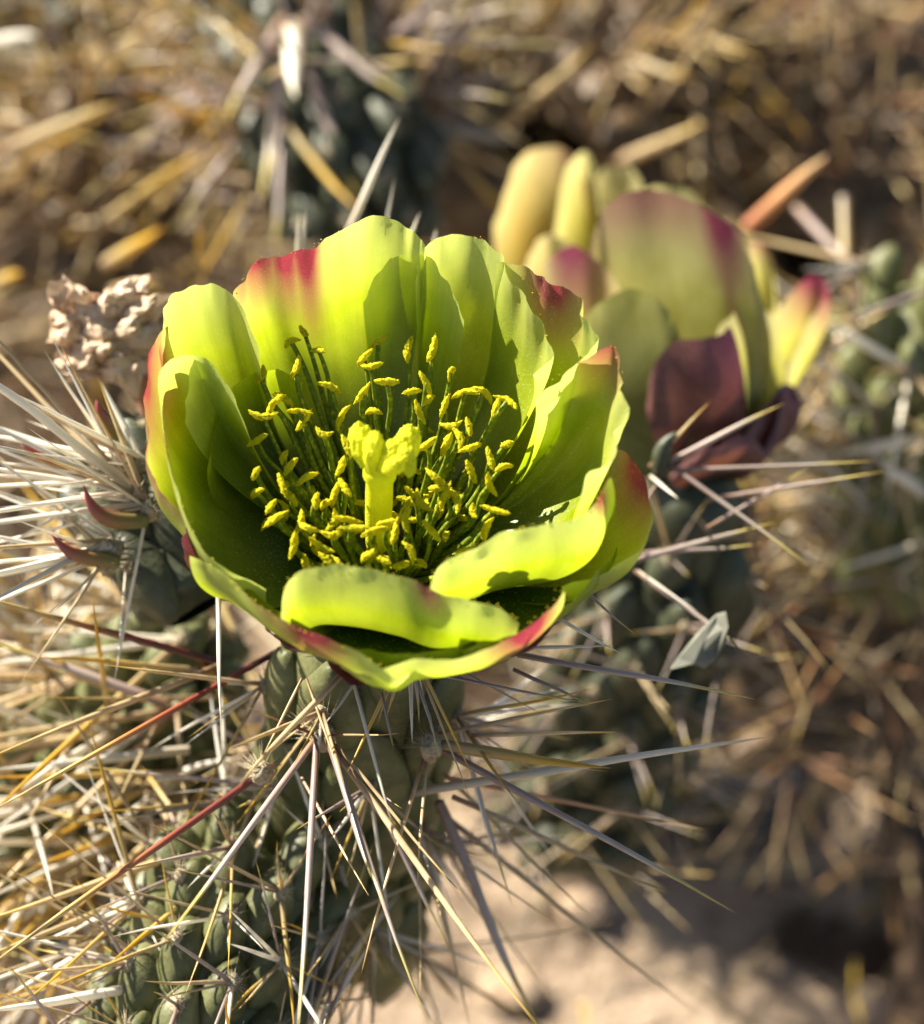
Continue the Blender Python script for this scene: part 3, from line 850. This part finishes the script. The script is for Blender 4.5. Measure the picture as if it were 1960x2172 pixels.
# ------------------------------------------------------------------ second flower, behind on the right
O2 = P(1450, 1010, 28.6)
AX2 = (Vector((-0.16, 0.48, 0.86))).normalized()
fl2 = thing('cactus_flower', O2 - AX2 * 0.8, 'half open straw yellow cactus flower with purple outer sepals', 'flower')
def rimd(pts): return [P(*p) for p in pts]
for k, d in enumerate([
    dict(mat='petal_pale', rim=[(1222,700,28.9),(1226,620,28.7),(1238,535,28.4),(1262,460,28.2),(1310,418,27.9),(1370,404,27.7),(1440,415,27.5),(1500,450,27.4),(1560,490,27.4),(1592,550,27.5),(1612,630,27.6),(1606,700,27.8),(1570,770,28.0)], c1=1.32, c2=0.32, red=[(0.62,0.05,1.0,0.26),(0.45,0.20,0.6,0.16),(0.15,0.2,0.3,0.10),(0.62,0.018,0.6,0.7)], ruffle=0.07, rf=1.4),
    dict(mat='petal_pale', rim=[(1150,560,28.6),(1170,545,28.4),(1205,524,28.2),(1236,536,28.1),(1280,570,28.1),(1318,620,28.0),(1336,690,28.0),(1330,760,28.1),(1300,840,28.2)], c1=1.3, c2=0.4, red=[(0.22,0.14,1.0,0.25)], ruffle=0.03, warm=0.5),
    dict(mat='petal_pale', rim=[(1052,560,30.6),(1048,480,30.9),(1072,400,31.2),(1095,345,31.4),(1130,320,31.5),(1185,312,31.5),(1222,340,31.4),(1248,420,31.1),(1262,520,30.8)], c1=1.25, c2=0.35, red=[(0.72,0.12,0.8,0.2)], warm=0.6, ruffle=0.03),
    dict(mat='petal_pale', rim=[(1170,560,30.7),(1188,420,30.9),(1205,350,31.0),(1230,326,31.1),(1252,335,31.1),(1268,400,30.9),(1290,500,30.6)], c1=1.2, c2=0.4, ruffle=0.04, midrib=0.08),
    dict(mat='petal_pale', rim=[(1240,470,31.4),(1262,380,31.6),(1300,356,31.6),(1340,360,31.5),(1362,395,31.3),(1350,450,31.1)], c1=1.05, c2=0.35, ruffle=0.05),
    dict(mat='petal_pale', rim=[(1540,640,29.6),(1580,560,29.9),(1600,515,30.0),(1628,530,30.0),(1642,590,29.8),(1640,660,29.5),(1600,740,29.2)], c1=1.1, c2=0.35, red=[(0.4,0.1,0.5,0.12)], ruffle=0.04),
    dict(mat='petal_pale', rim=[(1560,800,28.6),(1620,720,28.9),(1670,640,29.2),(1705,590,29.4),(1732,584,29.4),(1752,600,29.3),(1735,650,29.1),(1700,720,28.8),(1665,800,28.4),(1640,850,28.2)], c1=1.05, c2=0.35, red=[(0.48,0.13,1.0,0.3)], ruffle=0.03),
    dict(mat='petal_pale', rim=[(1500,640,29.8),(1500,560,30.4),(1540,500,30.7),(1590,510,30.6),(1600,600,30.2)], c1=1.0, c2=0.35, ruffle=0.03),
    dict(mat='petal_pale', rim=[(1215,830,28.0),(1228,720,27.8),(1262,650,27.6),(1330,620,27.4),(1410,650,27.3),(1450,740,27.4),(1460,820,27.5)], c1=1.3, c2=0.4, ruffle=0.04, vcap=0.55),
    dict(mat='petal_pale', rim=[(1480,790,27.5),(1525,700,27.6),(1585,650,27.8),(1640,672,28.0),(1660,750,28.2),(1640,840,28.3)], c1=1.12, c2=0.35, ruffle=0.05, rf=1.4),
    dict(mat='petal_pale', rim=[(1300,560,30.2),(1330,440,30.6),(1400,395,30.8),(1470,415,30.7),(1520,480,30.5),(1530,580,30.2)], c1=1.05, c2=0.35, ruffle=0.05, rf=1.4),
    dict(mat='petal_pale', rim=[(1100,620,29.6),(1120,540,29.7),(1160,500,29.8),(1210,520,29.7),(1240,600,29.5)], c1=1.1, c2=0.35, ruffle=0.04, warm=0.4),
    dict(mat='sepal', rim=[(1370,860,27.6),(1385,780,27.4),(1430,726,27.3),(1490,722,27.2),(1530,712,27.2),(1550,692,27.2),(1566,730,27.3),(1574,800,27.4),(1565,880,27.6),(1530,950,27.8)], c1=1.1, c2=0.4, red=[(0.6,0.2,0.9,0.5)], ruffle=0.02),
    dict(mat='sepal', rim=[(1560,960,27.9),(1600,900,27.9),(1640,850,28.0),(1662,820,28.1),(1690,822,28.2),(1692,850,28.1),(1668,830,28.0),(1650,900,27.9),(1610,980,27.9)], c1=1.1, c2=0.3, red=[(0.5,0.2,0.6,0.3)], ruffle=0.01),
    dict(mat='sepal', rim=[(1310,900,28.2),(1330,800,28.0),(1370,780,27.9),(1400,830,27.9),(1420,920,27.9)], c1=1.1, c2=0.4, ruffle=0.02),
    dict(mat='sepal', rim=[(1420,1010,27.6),(1480,960,27.4),(1540,940,27.4),(1590,930,27.5),(1620,960,27.6),(1590,1000,27.8)], c1=1.1, c2=0.5, ruffle=0.02),
    dict(mat='petal', rim=[(1560,900,28.3),(1590,800,28.5),(1640,770,28.6),(1660,810,28.5),(1650,880,28.4),(1600,960,28.2)], c1=1.1, c2=0.4, ruffle=0.02, red=[(0.4,0.15,0.7,0.3)]),
]):
    d = dict(d); mt = M[d.pop('mat')]; rim = rimd(d.pop('rim'))
    nm = 'sepal' if mt is M['sepal'] else 'petal'
    d.setdefault('curl', -0.02)
    petal(fl2, nm, mt, O2, AX2, rim, rb=0.3, ncol=40, nrow=24, seed=50 + k, **d)
def ovary2():
    e1 = AX2.orthogonal().normalized(); e2 = AX2.cross(e1)
    vs, fs = blob(26, 16, lambda d: O2 - AX2 * 0.45 + (e1 * d.x * (0.6 + 0.1 * d.z) + e2 * d.y * (0.6 + 0.1 * d.z) + AX2 * d.z * 0.6) * (1 + 0.08 * noise.noise(d * 3)))
    part('ovary', vs, fs, M['stem_dark'], fl2)
ovary2()

b2 = O2 - AX2 * 0.7
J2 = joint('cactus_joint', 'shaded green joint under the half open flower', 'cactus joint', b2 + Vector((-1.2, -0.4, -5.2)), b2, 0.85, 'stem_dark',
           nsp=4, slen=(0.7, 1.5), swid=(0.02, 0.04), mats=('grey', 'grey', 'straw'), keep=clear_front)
for a, b, wd, m in [((1378,990,26.4),(1504,850,26.0),8,'straw'), ((1400,990,26.4),(1662,852,26.2),13,'grey'), ((1385,1000,26.4),(1860,980,26.0),9,'grey'),
                    ((1400,970,26.4),(1715,1195,25.6),10,'grey'), ((1380,1010,26.3),(1440,1060,25.8),8,'white'), ((1300,1200,26.2),(1650,1105,26.0),14,'grey'),
                    ((1335,1175,26.3),(1620,1160,26.2),9,'grey'), ((1340,1205,26.2),(1600,1390,25.6),10,'grey'), ((1345,1205,26.2),(1480,1300,25.7),6,'white'),
                    ((1500,1120,26.2),(1720,990,26.4),8,'grey'), ((1500,1060,26.4),(1880,1000,26.2),9,'grey'), ((1390,1030,26.3),(1290,1180,26.0),6,'grey')]:
    spx(J2, a, b, wd, m)
def small_leaf(parent, a, b, wid, bow, name='leaf', mat='leaf'):
    a, b = Vector(a), Vector(b)
    d = b - a
    side = d.normalized().cross(FW).normalized()
    pts = [a.lerp(b, t) + side * bow * math.sin(math.pi * t) * (0.6 + 0.6 * t) for t in [i / 11 for i in range(12)]]
    rad = [wid * (0.75 + 0.5 * math.sin(min(1, t * 1.6) * math.pi / 2) ) * (1 - t ** 2.2) * 0.8 + 0.004 for t in [i / 11 for i in range(12)]]
    vs, fs = tube(pts, rad, 10)
    uv = [(i // 10 / 11, 0) for i in range(len(vs))]
    return part(name, vs, fs, M[mat], parent, True, uv)
small_leaf(J2, P(1400,1010,26.4), P(1440,915,26.2), 0.11, 0.08, 'leaf', 'stem_dark')

# ------------------------------------------------------------------ left joint with white spines, withered flower
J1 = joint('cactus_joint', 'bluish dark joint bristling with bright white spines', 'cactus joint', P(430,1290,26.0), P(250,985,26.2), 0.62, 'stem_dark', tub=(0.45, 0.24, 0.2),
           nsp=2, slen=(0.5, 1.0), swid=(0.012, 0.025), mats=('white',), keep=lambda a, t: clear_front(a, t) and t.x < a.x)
for (ax_, ay), tips in [((285,1040), [(0,745,12),(0,840,22),(0,880,12),(0,985,10),(0,1090,12),(118,715,8),(95,745,8),(30,940,8),(0,1010,8)]),
                        ((315,1075), [(250,1462,8),(0,1115,14),(60,1030,8),(120,720,7),(215,800,14),(0,960,8)]),
                        ((245,1150), [(0,1210,22),(0,1258,12),(0,1165,10),(98,1380,9),(0,1320,8),(38,1475,6),(0,1060,7)]),
                        ((262,1010), [(0,720,9),(40,760,7),(0,805,10),(0,905,16),(0,950,9),(80,830,7),(0,1030,10),(140,800,7)]),
                        ((225,1180), [(0,1135,12),(0,1190,9),(0,1235,14),(0,1290,9),(30,1100,7),(70,1330,7),(120,1300,6)]),
                        ((300,985), [(30,830,12),(222,810,16),(0,800,10),(0,925,12),(60,890,8)])]:
    tips = tips + [(random.choice((0, 0, random.uniform(0, 140))), ay + random.uniform(-240, 170), random.uniform(5, 9)) for _ in range(2)]
    for tx, ty, wd in tips:
        d0 = 24.9
        spx(J1, (ax_ + random.uniform(-12, 12), ay + random.uniform(-10, 10), d0), (tx - (random.uniform(90, 260) if tx == 0 else random.uniform(0, 12)), ty + (ty - ay) * (0.5 if tx == 0 else 0), random.uniform(23.8, 25.4)), wd, random.choice(('white', 'white', 'white', 'white', 'white', 'straw')))
for x, y in ((290,1045),(318,1080),(240,1165),(290,985),(225,1195),(345,1010)):
    inst('areole', random.choice(WOOL), J1, P(x, y, 24.95), Matrix.Identity(3).to_quaternion(), (0.12, 0.12, 0.16))
small_leaf(J1, P(310,1105,24.9), P(178,1030,24.5), 0.10, 0.17)
small_leaf(J1, P(250,1190,24.9), P(108,1132,24.5), 0.085, 0.10)
small_leaf(J1, P(180,990,25.2), P(45,945,24.9), 0.075, 0.03)
small_leaf(J1, P(250,930,25.4), P(205,850,25.2), 0.08, 0.04)

def withered():
    c0 = P(345, 900, 26.4); c = P(250, 720, 26.4)
    root = thing('withered_flower', c0, 'crumpled withered pale brown flower beside the open bloom', 'flower')
    ax = (c - c0).normalized()
    vs, fs = tube(catmull([c0, c0.lerp(c, .4) + RT * 0.05, c0.lerp(c, .75)], 10), [0.16, .16, .16, .16, .17, .18, .2, .2, .2, .2], 14)
    part('stalk', [v + (v - c0.lerp(c, .4)) * 0.15 * noise.noise(v * 4) for v in vs], fs, M['stalk'], root)
    random.seed(5)
    cc = P(246, 708, 26.0)
    def crump(d):
        q = d + Vector((3.1, 0.4, 1.7))
        g = 0.95 + 0.45 * noise.noise(q * 1.3) + random.uniform(-0.17, 0.17)
        return cc + (RT * d.x * 0.43 + UP * d.z * 0.37 + FW * d.y * 0.33) * g - UP * 0.10 * d.x
    vs, fs = blob(21, 14, crump)
    part('dry_core', vs, fs, M['paper'], root, False)
    for k, (px, py, s1, s2, an) in enumerate([(165, 640, .17, .24, 60), (192, 785, .15, .26, 100), (272, 628, .22, .20, 20), (152, 700, .16, .22, 80), (305, 680, .2, .26, -20), (225, 735, .26, .20, 10),
                                              (225, 640, .24, .16, 30), (180, 740, .2, .16, -30), (270, 770, .2, .2, 60)]):
        # torn folded flaps of dry petal
        n1 = (-FW + RT * random.uniform(-.6, .6) + UP * random.uniform(-.3, .8)).normalized()
        t1 = (RT * math.cos(math.radians(an)) + UP * math.sin(math.radians(an))); t1 = (t1 - n1 * t1.dot(n1)).normalized(); t2 = n1.cross(t1)
        cen = P(px, py, 25.72)
        vs = []
        N = 8
        for i in range(N):
            for j in range(N):
                u, v = i / (N - 1) * 2 - 1, j / (N - 1) * 2 - 1
                rr = 1 + 0.35 * noise.noise(Vector((u * 1.4, v * 1.4, k * 3.3))) + random.uniform(-0.12, 0.12)
                q = Vector((u * 0.9, v * 0.9, k * 7.7))
                h = 0.22 * noise.noise(q) + random.uniform(-0.05, 0.05)
                vs.append(cen + t1 * u * s1 * rr + t2 * v * s2 * rr + n1 * (h - 0.10 * (u * u + v * v)))
        part('dry_petal', vs, grid_faces(N, N), M['paper'], root, False)
withered()
random.seed(23)

# ------------------------------------------------------------------ other joints of the clump
mixL = ('straw', 'straw', 'white', 'amber', 'grey', 'straw')
J3 = joint('cactus_joint', 'green joint with plump tubercles below the red brown spines', 'cactus joint', P(330,2420,25.2), P(560,1800,26.0), 0.95, 'stem',
           tub=(0.38, 0.21, 0.25), nsp=5, slen=(0.7, 1.8), swid=(0.025, 0.05), mats=('straw', 'grey', 'white', 'amber'), keep=clear_front, areole=0.10, outb=0.6, dirbias=(-0.5, 0, 0))
random.seed(41)
J4 = joint('cactus_joint', 'pale green joint buried in straw spines left of the main joint', 'cactus joint', P(-60,1900,28.8), P(400,1390,27.8), 0.95, 'stem_pale',
           tub=(0.42, 0.24, 0.24), nsp=6, slen=(1.4, 3.2), swid=(0.045, 0.085), mats=('straw', 'straw', 'white', 'white', 'amber'), keep=clear_front, outb=0.6, dirbias=(-0.9, -0.1, -0.15))
for a, b, wd, m in [((455,1402,25.6),(-60,1262,24.6),17,'red'), ((465,1412,25.4),(-60,1620,24.0),15,'straw'), ((620,1365,25.4),(-60,1745,23.4),14,'red'),
                    ((580,1622,24.7),(-60,2070,23.2),16,'red'), ((330,2090,25.0),(-60,2155,24.0),22,'white'), ((300,1900,25.6),(-60,2040,24.4),14,'straw'),
                    ((420,1800,25.6),(-40,1960,24.4),18,'straw'), ((430,1830,25.8),(120,1990,25.0),20,'white'), ((350,1490,26.0),(-40,1350,26.0),22,'grey'),
                    ((400,1590,26.4),(-40,1640,25.6),20,'white'), ((380,1640,26.4),(-40,1650,25.6),12,'amber'), ((420,1420,25.8),(60,1385,25.0),13,'amber'),
                    ((490,1830,25.4),(210,2060,24.4),13,'amber'), ((380,1960,25.2),(210,1925,24.6),10,'amber'), ((500,2080,25.2),(100,1900,24.4),7,'grey'),
                    ((470,2140,25.0),(-40,1800,24.4),7,'straw'), ((360,1720,26.0),(500,2000,24.8),8,'grey'), ((250,1830,25.6),(350,2040,24.8),6,'white'),
                    ((540,1690,25.2),(400,2110,24.2),9,'amber'), ((330,1540,26.4),(240,1720,25.4),9,'straw'), ((180,1520,26.4),(60,1750,25.6),12,'straw')]:
    spx(J4, a, b, wd, m)
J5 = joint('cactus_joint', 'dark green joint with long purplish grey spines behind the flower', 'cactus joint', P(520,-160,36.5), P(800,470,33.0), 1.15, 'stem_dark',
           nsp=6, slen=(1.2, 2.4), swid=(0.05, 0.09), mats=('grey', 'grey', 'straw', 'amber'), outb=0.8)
for a, b, wd, m in [((610,60,33.0),(560,430,32.0),26,'grey'), ((630,80,33.0),(760,440,32.2),26,'grey'), ((620,60,33.0),(618,200,31.5),40,'white'), ((600,40,33.0),(470,260,32.0),24,'grey'),
                    ((640,40,33.0),(850,220,32.2),24,'grey'), ((600,320,32.5),(590,520,32.0),22,'grey'), ((590,250,32.6),(760,460,31.6),18,'amber'), ((430,20,33.5),(580,150,32.5),18,'amber')]:
    spx(J5, a, b, wd, m)
J6 = joint('cactus_joint', 'pale green joint bristling with cream spines beyond the half open flower', 'cactus joint', P(2000,1250,33), P(1960,600,31.5), 1.1, 'stem_pale',
           nsp=6, slen=(1.0, 2.0), swid=(0.04, 0.07), mats=('straw', 'white', 'grey', 'straw'), outb=0.8)
for a, b, wd, m in [((1690,775,31.0),(1885,655,30.5),24,'straw'), ((1960,1050,30.5),(1850,975,30.2),26,'white'), ((1960,930,31),(1780,965,30.6),26,'white'),
                    ((1590,480,32.5),(1762,320,31.5),34,'rust'), ((1690,440,33),(1860,620,32),20,'grey'), ((1790,420,33),(1800,700,32),22,'amber'), ((1640,1100,32),(1760,1290,31.5),18,'amber'),
                    ((1560,1130,32),(1720,1085,31.5),22,'amber')]:
    spx(J6, a, b, wd, m)
joint('cactus_joint', 'dark green joint far behind the dead joint with yellow tipped spines', 'cactus joint', P(-120,120,41), P(470,-60,39), 1.2, 'stem_dark',
      nsp=4, slen=(1.2, 2.4), swid=(0.05, 0.08), mats=('old', 'amber', 'grey', 'white'), outb=0.8)
DG = 'dead joints lying in the straw'
DL = {}
dead_specs = [
    ('joint of dead cactus with yellow tipped spines left of the green joint', (60,560,37), (330,250,36), 1.1, ('straw', 'straw', 'amber', 'old', 'old', 'old')),
    ('dry cactus joint with woolly cream spines behind the half open flower', (880,330,38), (1010,-60,39), 1.1, ('straw', 'white', 'straw', 'old')),
    ('brown dead joint with long straw spines above the half open flower', (1180,330,37), (1500,40,39), 1.15, ('straw', 'amber', 'old', 'old', 'old', 'straw')),
    ('dark brown dead joint fading into shade in the straw', (1720,560,38), (1830,60,40), 1.1, ('old', 'old', 'old', 'straw', 'rust')),
    ('straw covered dead joint below the red brown spine', (-120,1480,30), (330,1760,29), 0.95, ('straw', 'straw', 'amber', 'white')),
    ('dry brown joint in the shade right of the main joint', (1500,1480,34), (1950,1330,35), 1.0, ('old', 'rust', 'old', 'straw')),
]
for lab, a, b, r, ms in dead_specs:
    joint('dead_joint', lab, 'dead joint', P(*a), P(*b), r, 'dead', nsp=7, slen=(1.2, 2.4), swid=(0.03, 0.05) if 'shade right' in lab else (0.05, 0.09), mats=ms, group=DG, outb=0.7)
# single blurred spines that read in the background
back = thing('dead_joint', P(1100, 420, 37), 'short dead joint with a few thick straw spines behind the blooms', 'dead joint', DG)
vs, fs = blob(20, 14, lambda d: P(1120, 430, 37.5) + Vector((d.x * 1.4, d.y * 0.8, d.z * 0.7)) * (1 + 0.2 * noise.noise(d * 3)))
part('stem', vs, fs, M['dead'], back)
for a, b, wd, m in [((1040,290,35),(1275,95,33.5),30,'straw'), ((1300,350,35),(1500,262,33.8),26,'straw'), ((1330,130,35.5),(1460,170,34.5),24,'straw'), ((860,270,35),(1120,300,34),28,'white'),
                    ((0,325,34),(250,215,32.5),30,'straw'), ((200,485,34),(430,315,33),26,'amber'), ((225,560,33),(345,487,32),28,'amber'), ((-20,90,34),(88,68,33),30,'white'),
                    ((430,600,31),(415,470,30),13,'amber'), ((240,620,33),(330,600,32.5),26,'amber'), ((-10,600,33),(50,575,32.5),26,'amber')]:
    spx(back, a, b, wd, m)
# spines standing just behind the open flower
for a, b, wd, m in [((735,500,27.2),(845,245,26.8),15,'white'), ((630,560,26.6),(634,450,26.3),8,'white'), ((640,560,26.6),(650,445,26.3),8,'white'),
                    ((795,620,26.8),(836,376,26.5),9,'white'), ((850,560,26.6),(890,448,26.4),8,'white'), ((918,540,26.8),(925,480,26.6),8,'white')]:
    spx(J0, a, b, wd, m)

# ------------------------------------------------------------------ litter, husk, stones
def litter():
    random.seed(77)
    vs, fs, pig = [], [], []
    pal = [(0.56, 0.43, 0.24), (0.62, 0.46, 0.22), (0.48, 0.34, 0.18), (0.28, 0.17, 0.09), (0.68, 0.58, 0.38), (0.66, 0.45, 0.08), (0.3, 0.2, 0.15), (0.45, 0.25, 0.1)]
    n = 0
    while n < 4300:
        x = random.uniform(-18, 26); y = random.uniform(-10, 42)
        dens = noise.noise(Vector((x * 0.16, y * 0.16, 1))) + 0.35
        if x > 3 and y < 8: dens += 0.3
        if y < 9: dens += 0.25
        if y > 10: dens += 0.5
        if random.random() > dens: continue
        z = ground_h(x, y) + abs(random.gauss(0, 0.5)) + (3.6 * random.random() ** 1.5 if y > 9 else 0.4 * random.random())
        t = random.uniform(0, 6.28)
        d = Vector((math.cos(t), math.sin(t), random.gauss(0, 0.35))).normalized()
        big = random.random() < (0.6 if y > 9 else 0.0)
        L = random.uniform(1.8, 4.2) if big else random.uniform(0.8, 2.4); wd = random.uniform(0.05, 0.09) if big else random.uniform(0.02, 0.045)
        a = Vector((x, y, z)) - d * L / 2
        if a.z < ground_h(a.x, a.y) - 0.2: continue
        v, f = tube([a, a + d * L * 0.5 + Vector((random.uniform(-.08, .08), 0, random.uniform(-.05, .05))), a + d * L], [wd, wd * 1.05, wd * 0.25], 5)
        b = len(vs); vs += v
        fs += [tuple(i + b for i in q) for q in f]
        c = random.choice(pal); k = random.choice((0.25, 0.45, 0.8, 1.0, 1.1))
        pig += [(c[0] * k, c[1] * k, c[2] * k, 1)] * len(v)
        n += 1
    o = part('straw_litter', vs, fs, M['litter'], None, True, None, pig)
    tag(o, 'loose dry straw and fallen spines covering the sand', 'litter', None, 'stuff')
litter()

def husk():
    c = P(1490, 1365, 25.6)
    prof = [(1424,1420),(1440,1395),(1480,1345),(1520,1305),(1540,1300),(1545,1330),(1540,1365),(1515,1400),(1495,1418),(1470,1408)]
    front = [P(x, y, 25.6 + 0.1 * math.sin(k)) for k, (x, y) in enumerate(prof)]
    n = len(front)
    vs = front + [p + FW * 0.04 + UP * 0.01 for p in front]
    fs = [tuple(range(n)), tuple(range(2 * n - 1, n - 1, -1))] + [(i, i + n, (i + 1) % n + n, (i + 1) % n) for i in range(n)]
    single('husk_flake', vs, fs, M['husk'], c, 'flat grey papery husk flake caught on a spine tip', 'husk', smooth=False)
husk()

def branch(base, top, r, label):
    pts = catmull([Vector(base), Vector(base).lerp(Vector(top), .35) + Vector((0.25, 0, 0)), Vector(base).lerp(Vector(top), .7) + Vector((-0.2, 0.1, 0)), Vector(top)], 22)
    vs, fs = tube(pts, [r * (1 - 0.3 * i / 21) for i in range(22)], 12)
    vs = [v + Vector((1, 1, 0)) * 0.25 * r * noise.noise(v * 2.5) for v in vs]
    root = thing('dead_branch', base, label, 'branch')
    part('branch', vs, fs, M['bark'], root)
    for q in range(7):
        c = pts[random.randint(3, 19)]
        d = Vector((random.gauss(0, 1), random.gauss(0, 1), random.uniform(-.2, .8))).normalized()
        v2, f2 = tube([c, c + d * 0.9 + Vector((0, 0, .1)), c + d * random.uniform(1.6, 2.6)], [r * .25, r * .18, r * .06], 6)
        part('twig', v2, f2, M['bark'], root)
gb = PZ(1935, 2240, GZ)
branch((gb.x, gb.y, ground_h(gb.x, gb.y) - 0.2), P(1925, 1400, 37.5), 0.42, 'dark brown dead branch standing in the sand beside the sandy stone')

STL = [((1720,1590),0.6,'stone_pale','flat pale stone beside the dry brown joint'),
       ((1600,1690),0.8,'stone_dark','dark grey pebble in the shade near the pale stone'), ((1840,1800),0.54,'stone_tan','broad sandy stone lit by the sun'),
       ((1860,2120),0.42,'stone_tan','low tan stone at the foot of the slope of sand'), ((1240,1950),0.36,'stone_tan','small tan pebble half sunk in straw'),
       ((1080,2120),0.42,'stone_tan','round tan pebble close to the main joint')]
for k, ((px, py), r, m, lab) in enumerate(STL):
    c = PZ(px, py, GZ + 0.1)
    c.z = ground_h(c.x, c.y) + r * 0.2
    vs, fs = blob(22, 14, lambda d: c + Vector((d.x * r, d.y * r * 0.8, d.z * r * 0.5)) * (1 + 0.4 * noise.noise(d * 1.5 + Vector((k * 5, 0, 0))) + 0.16 * noise.noise(d * 4)))
    single('stone', vs, fs, M[m], c - Vector((0, 0, r * 0.3)), lab, 'stone', 'stones on the sand')
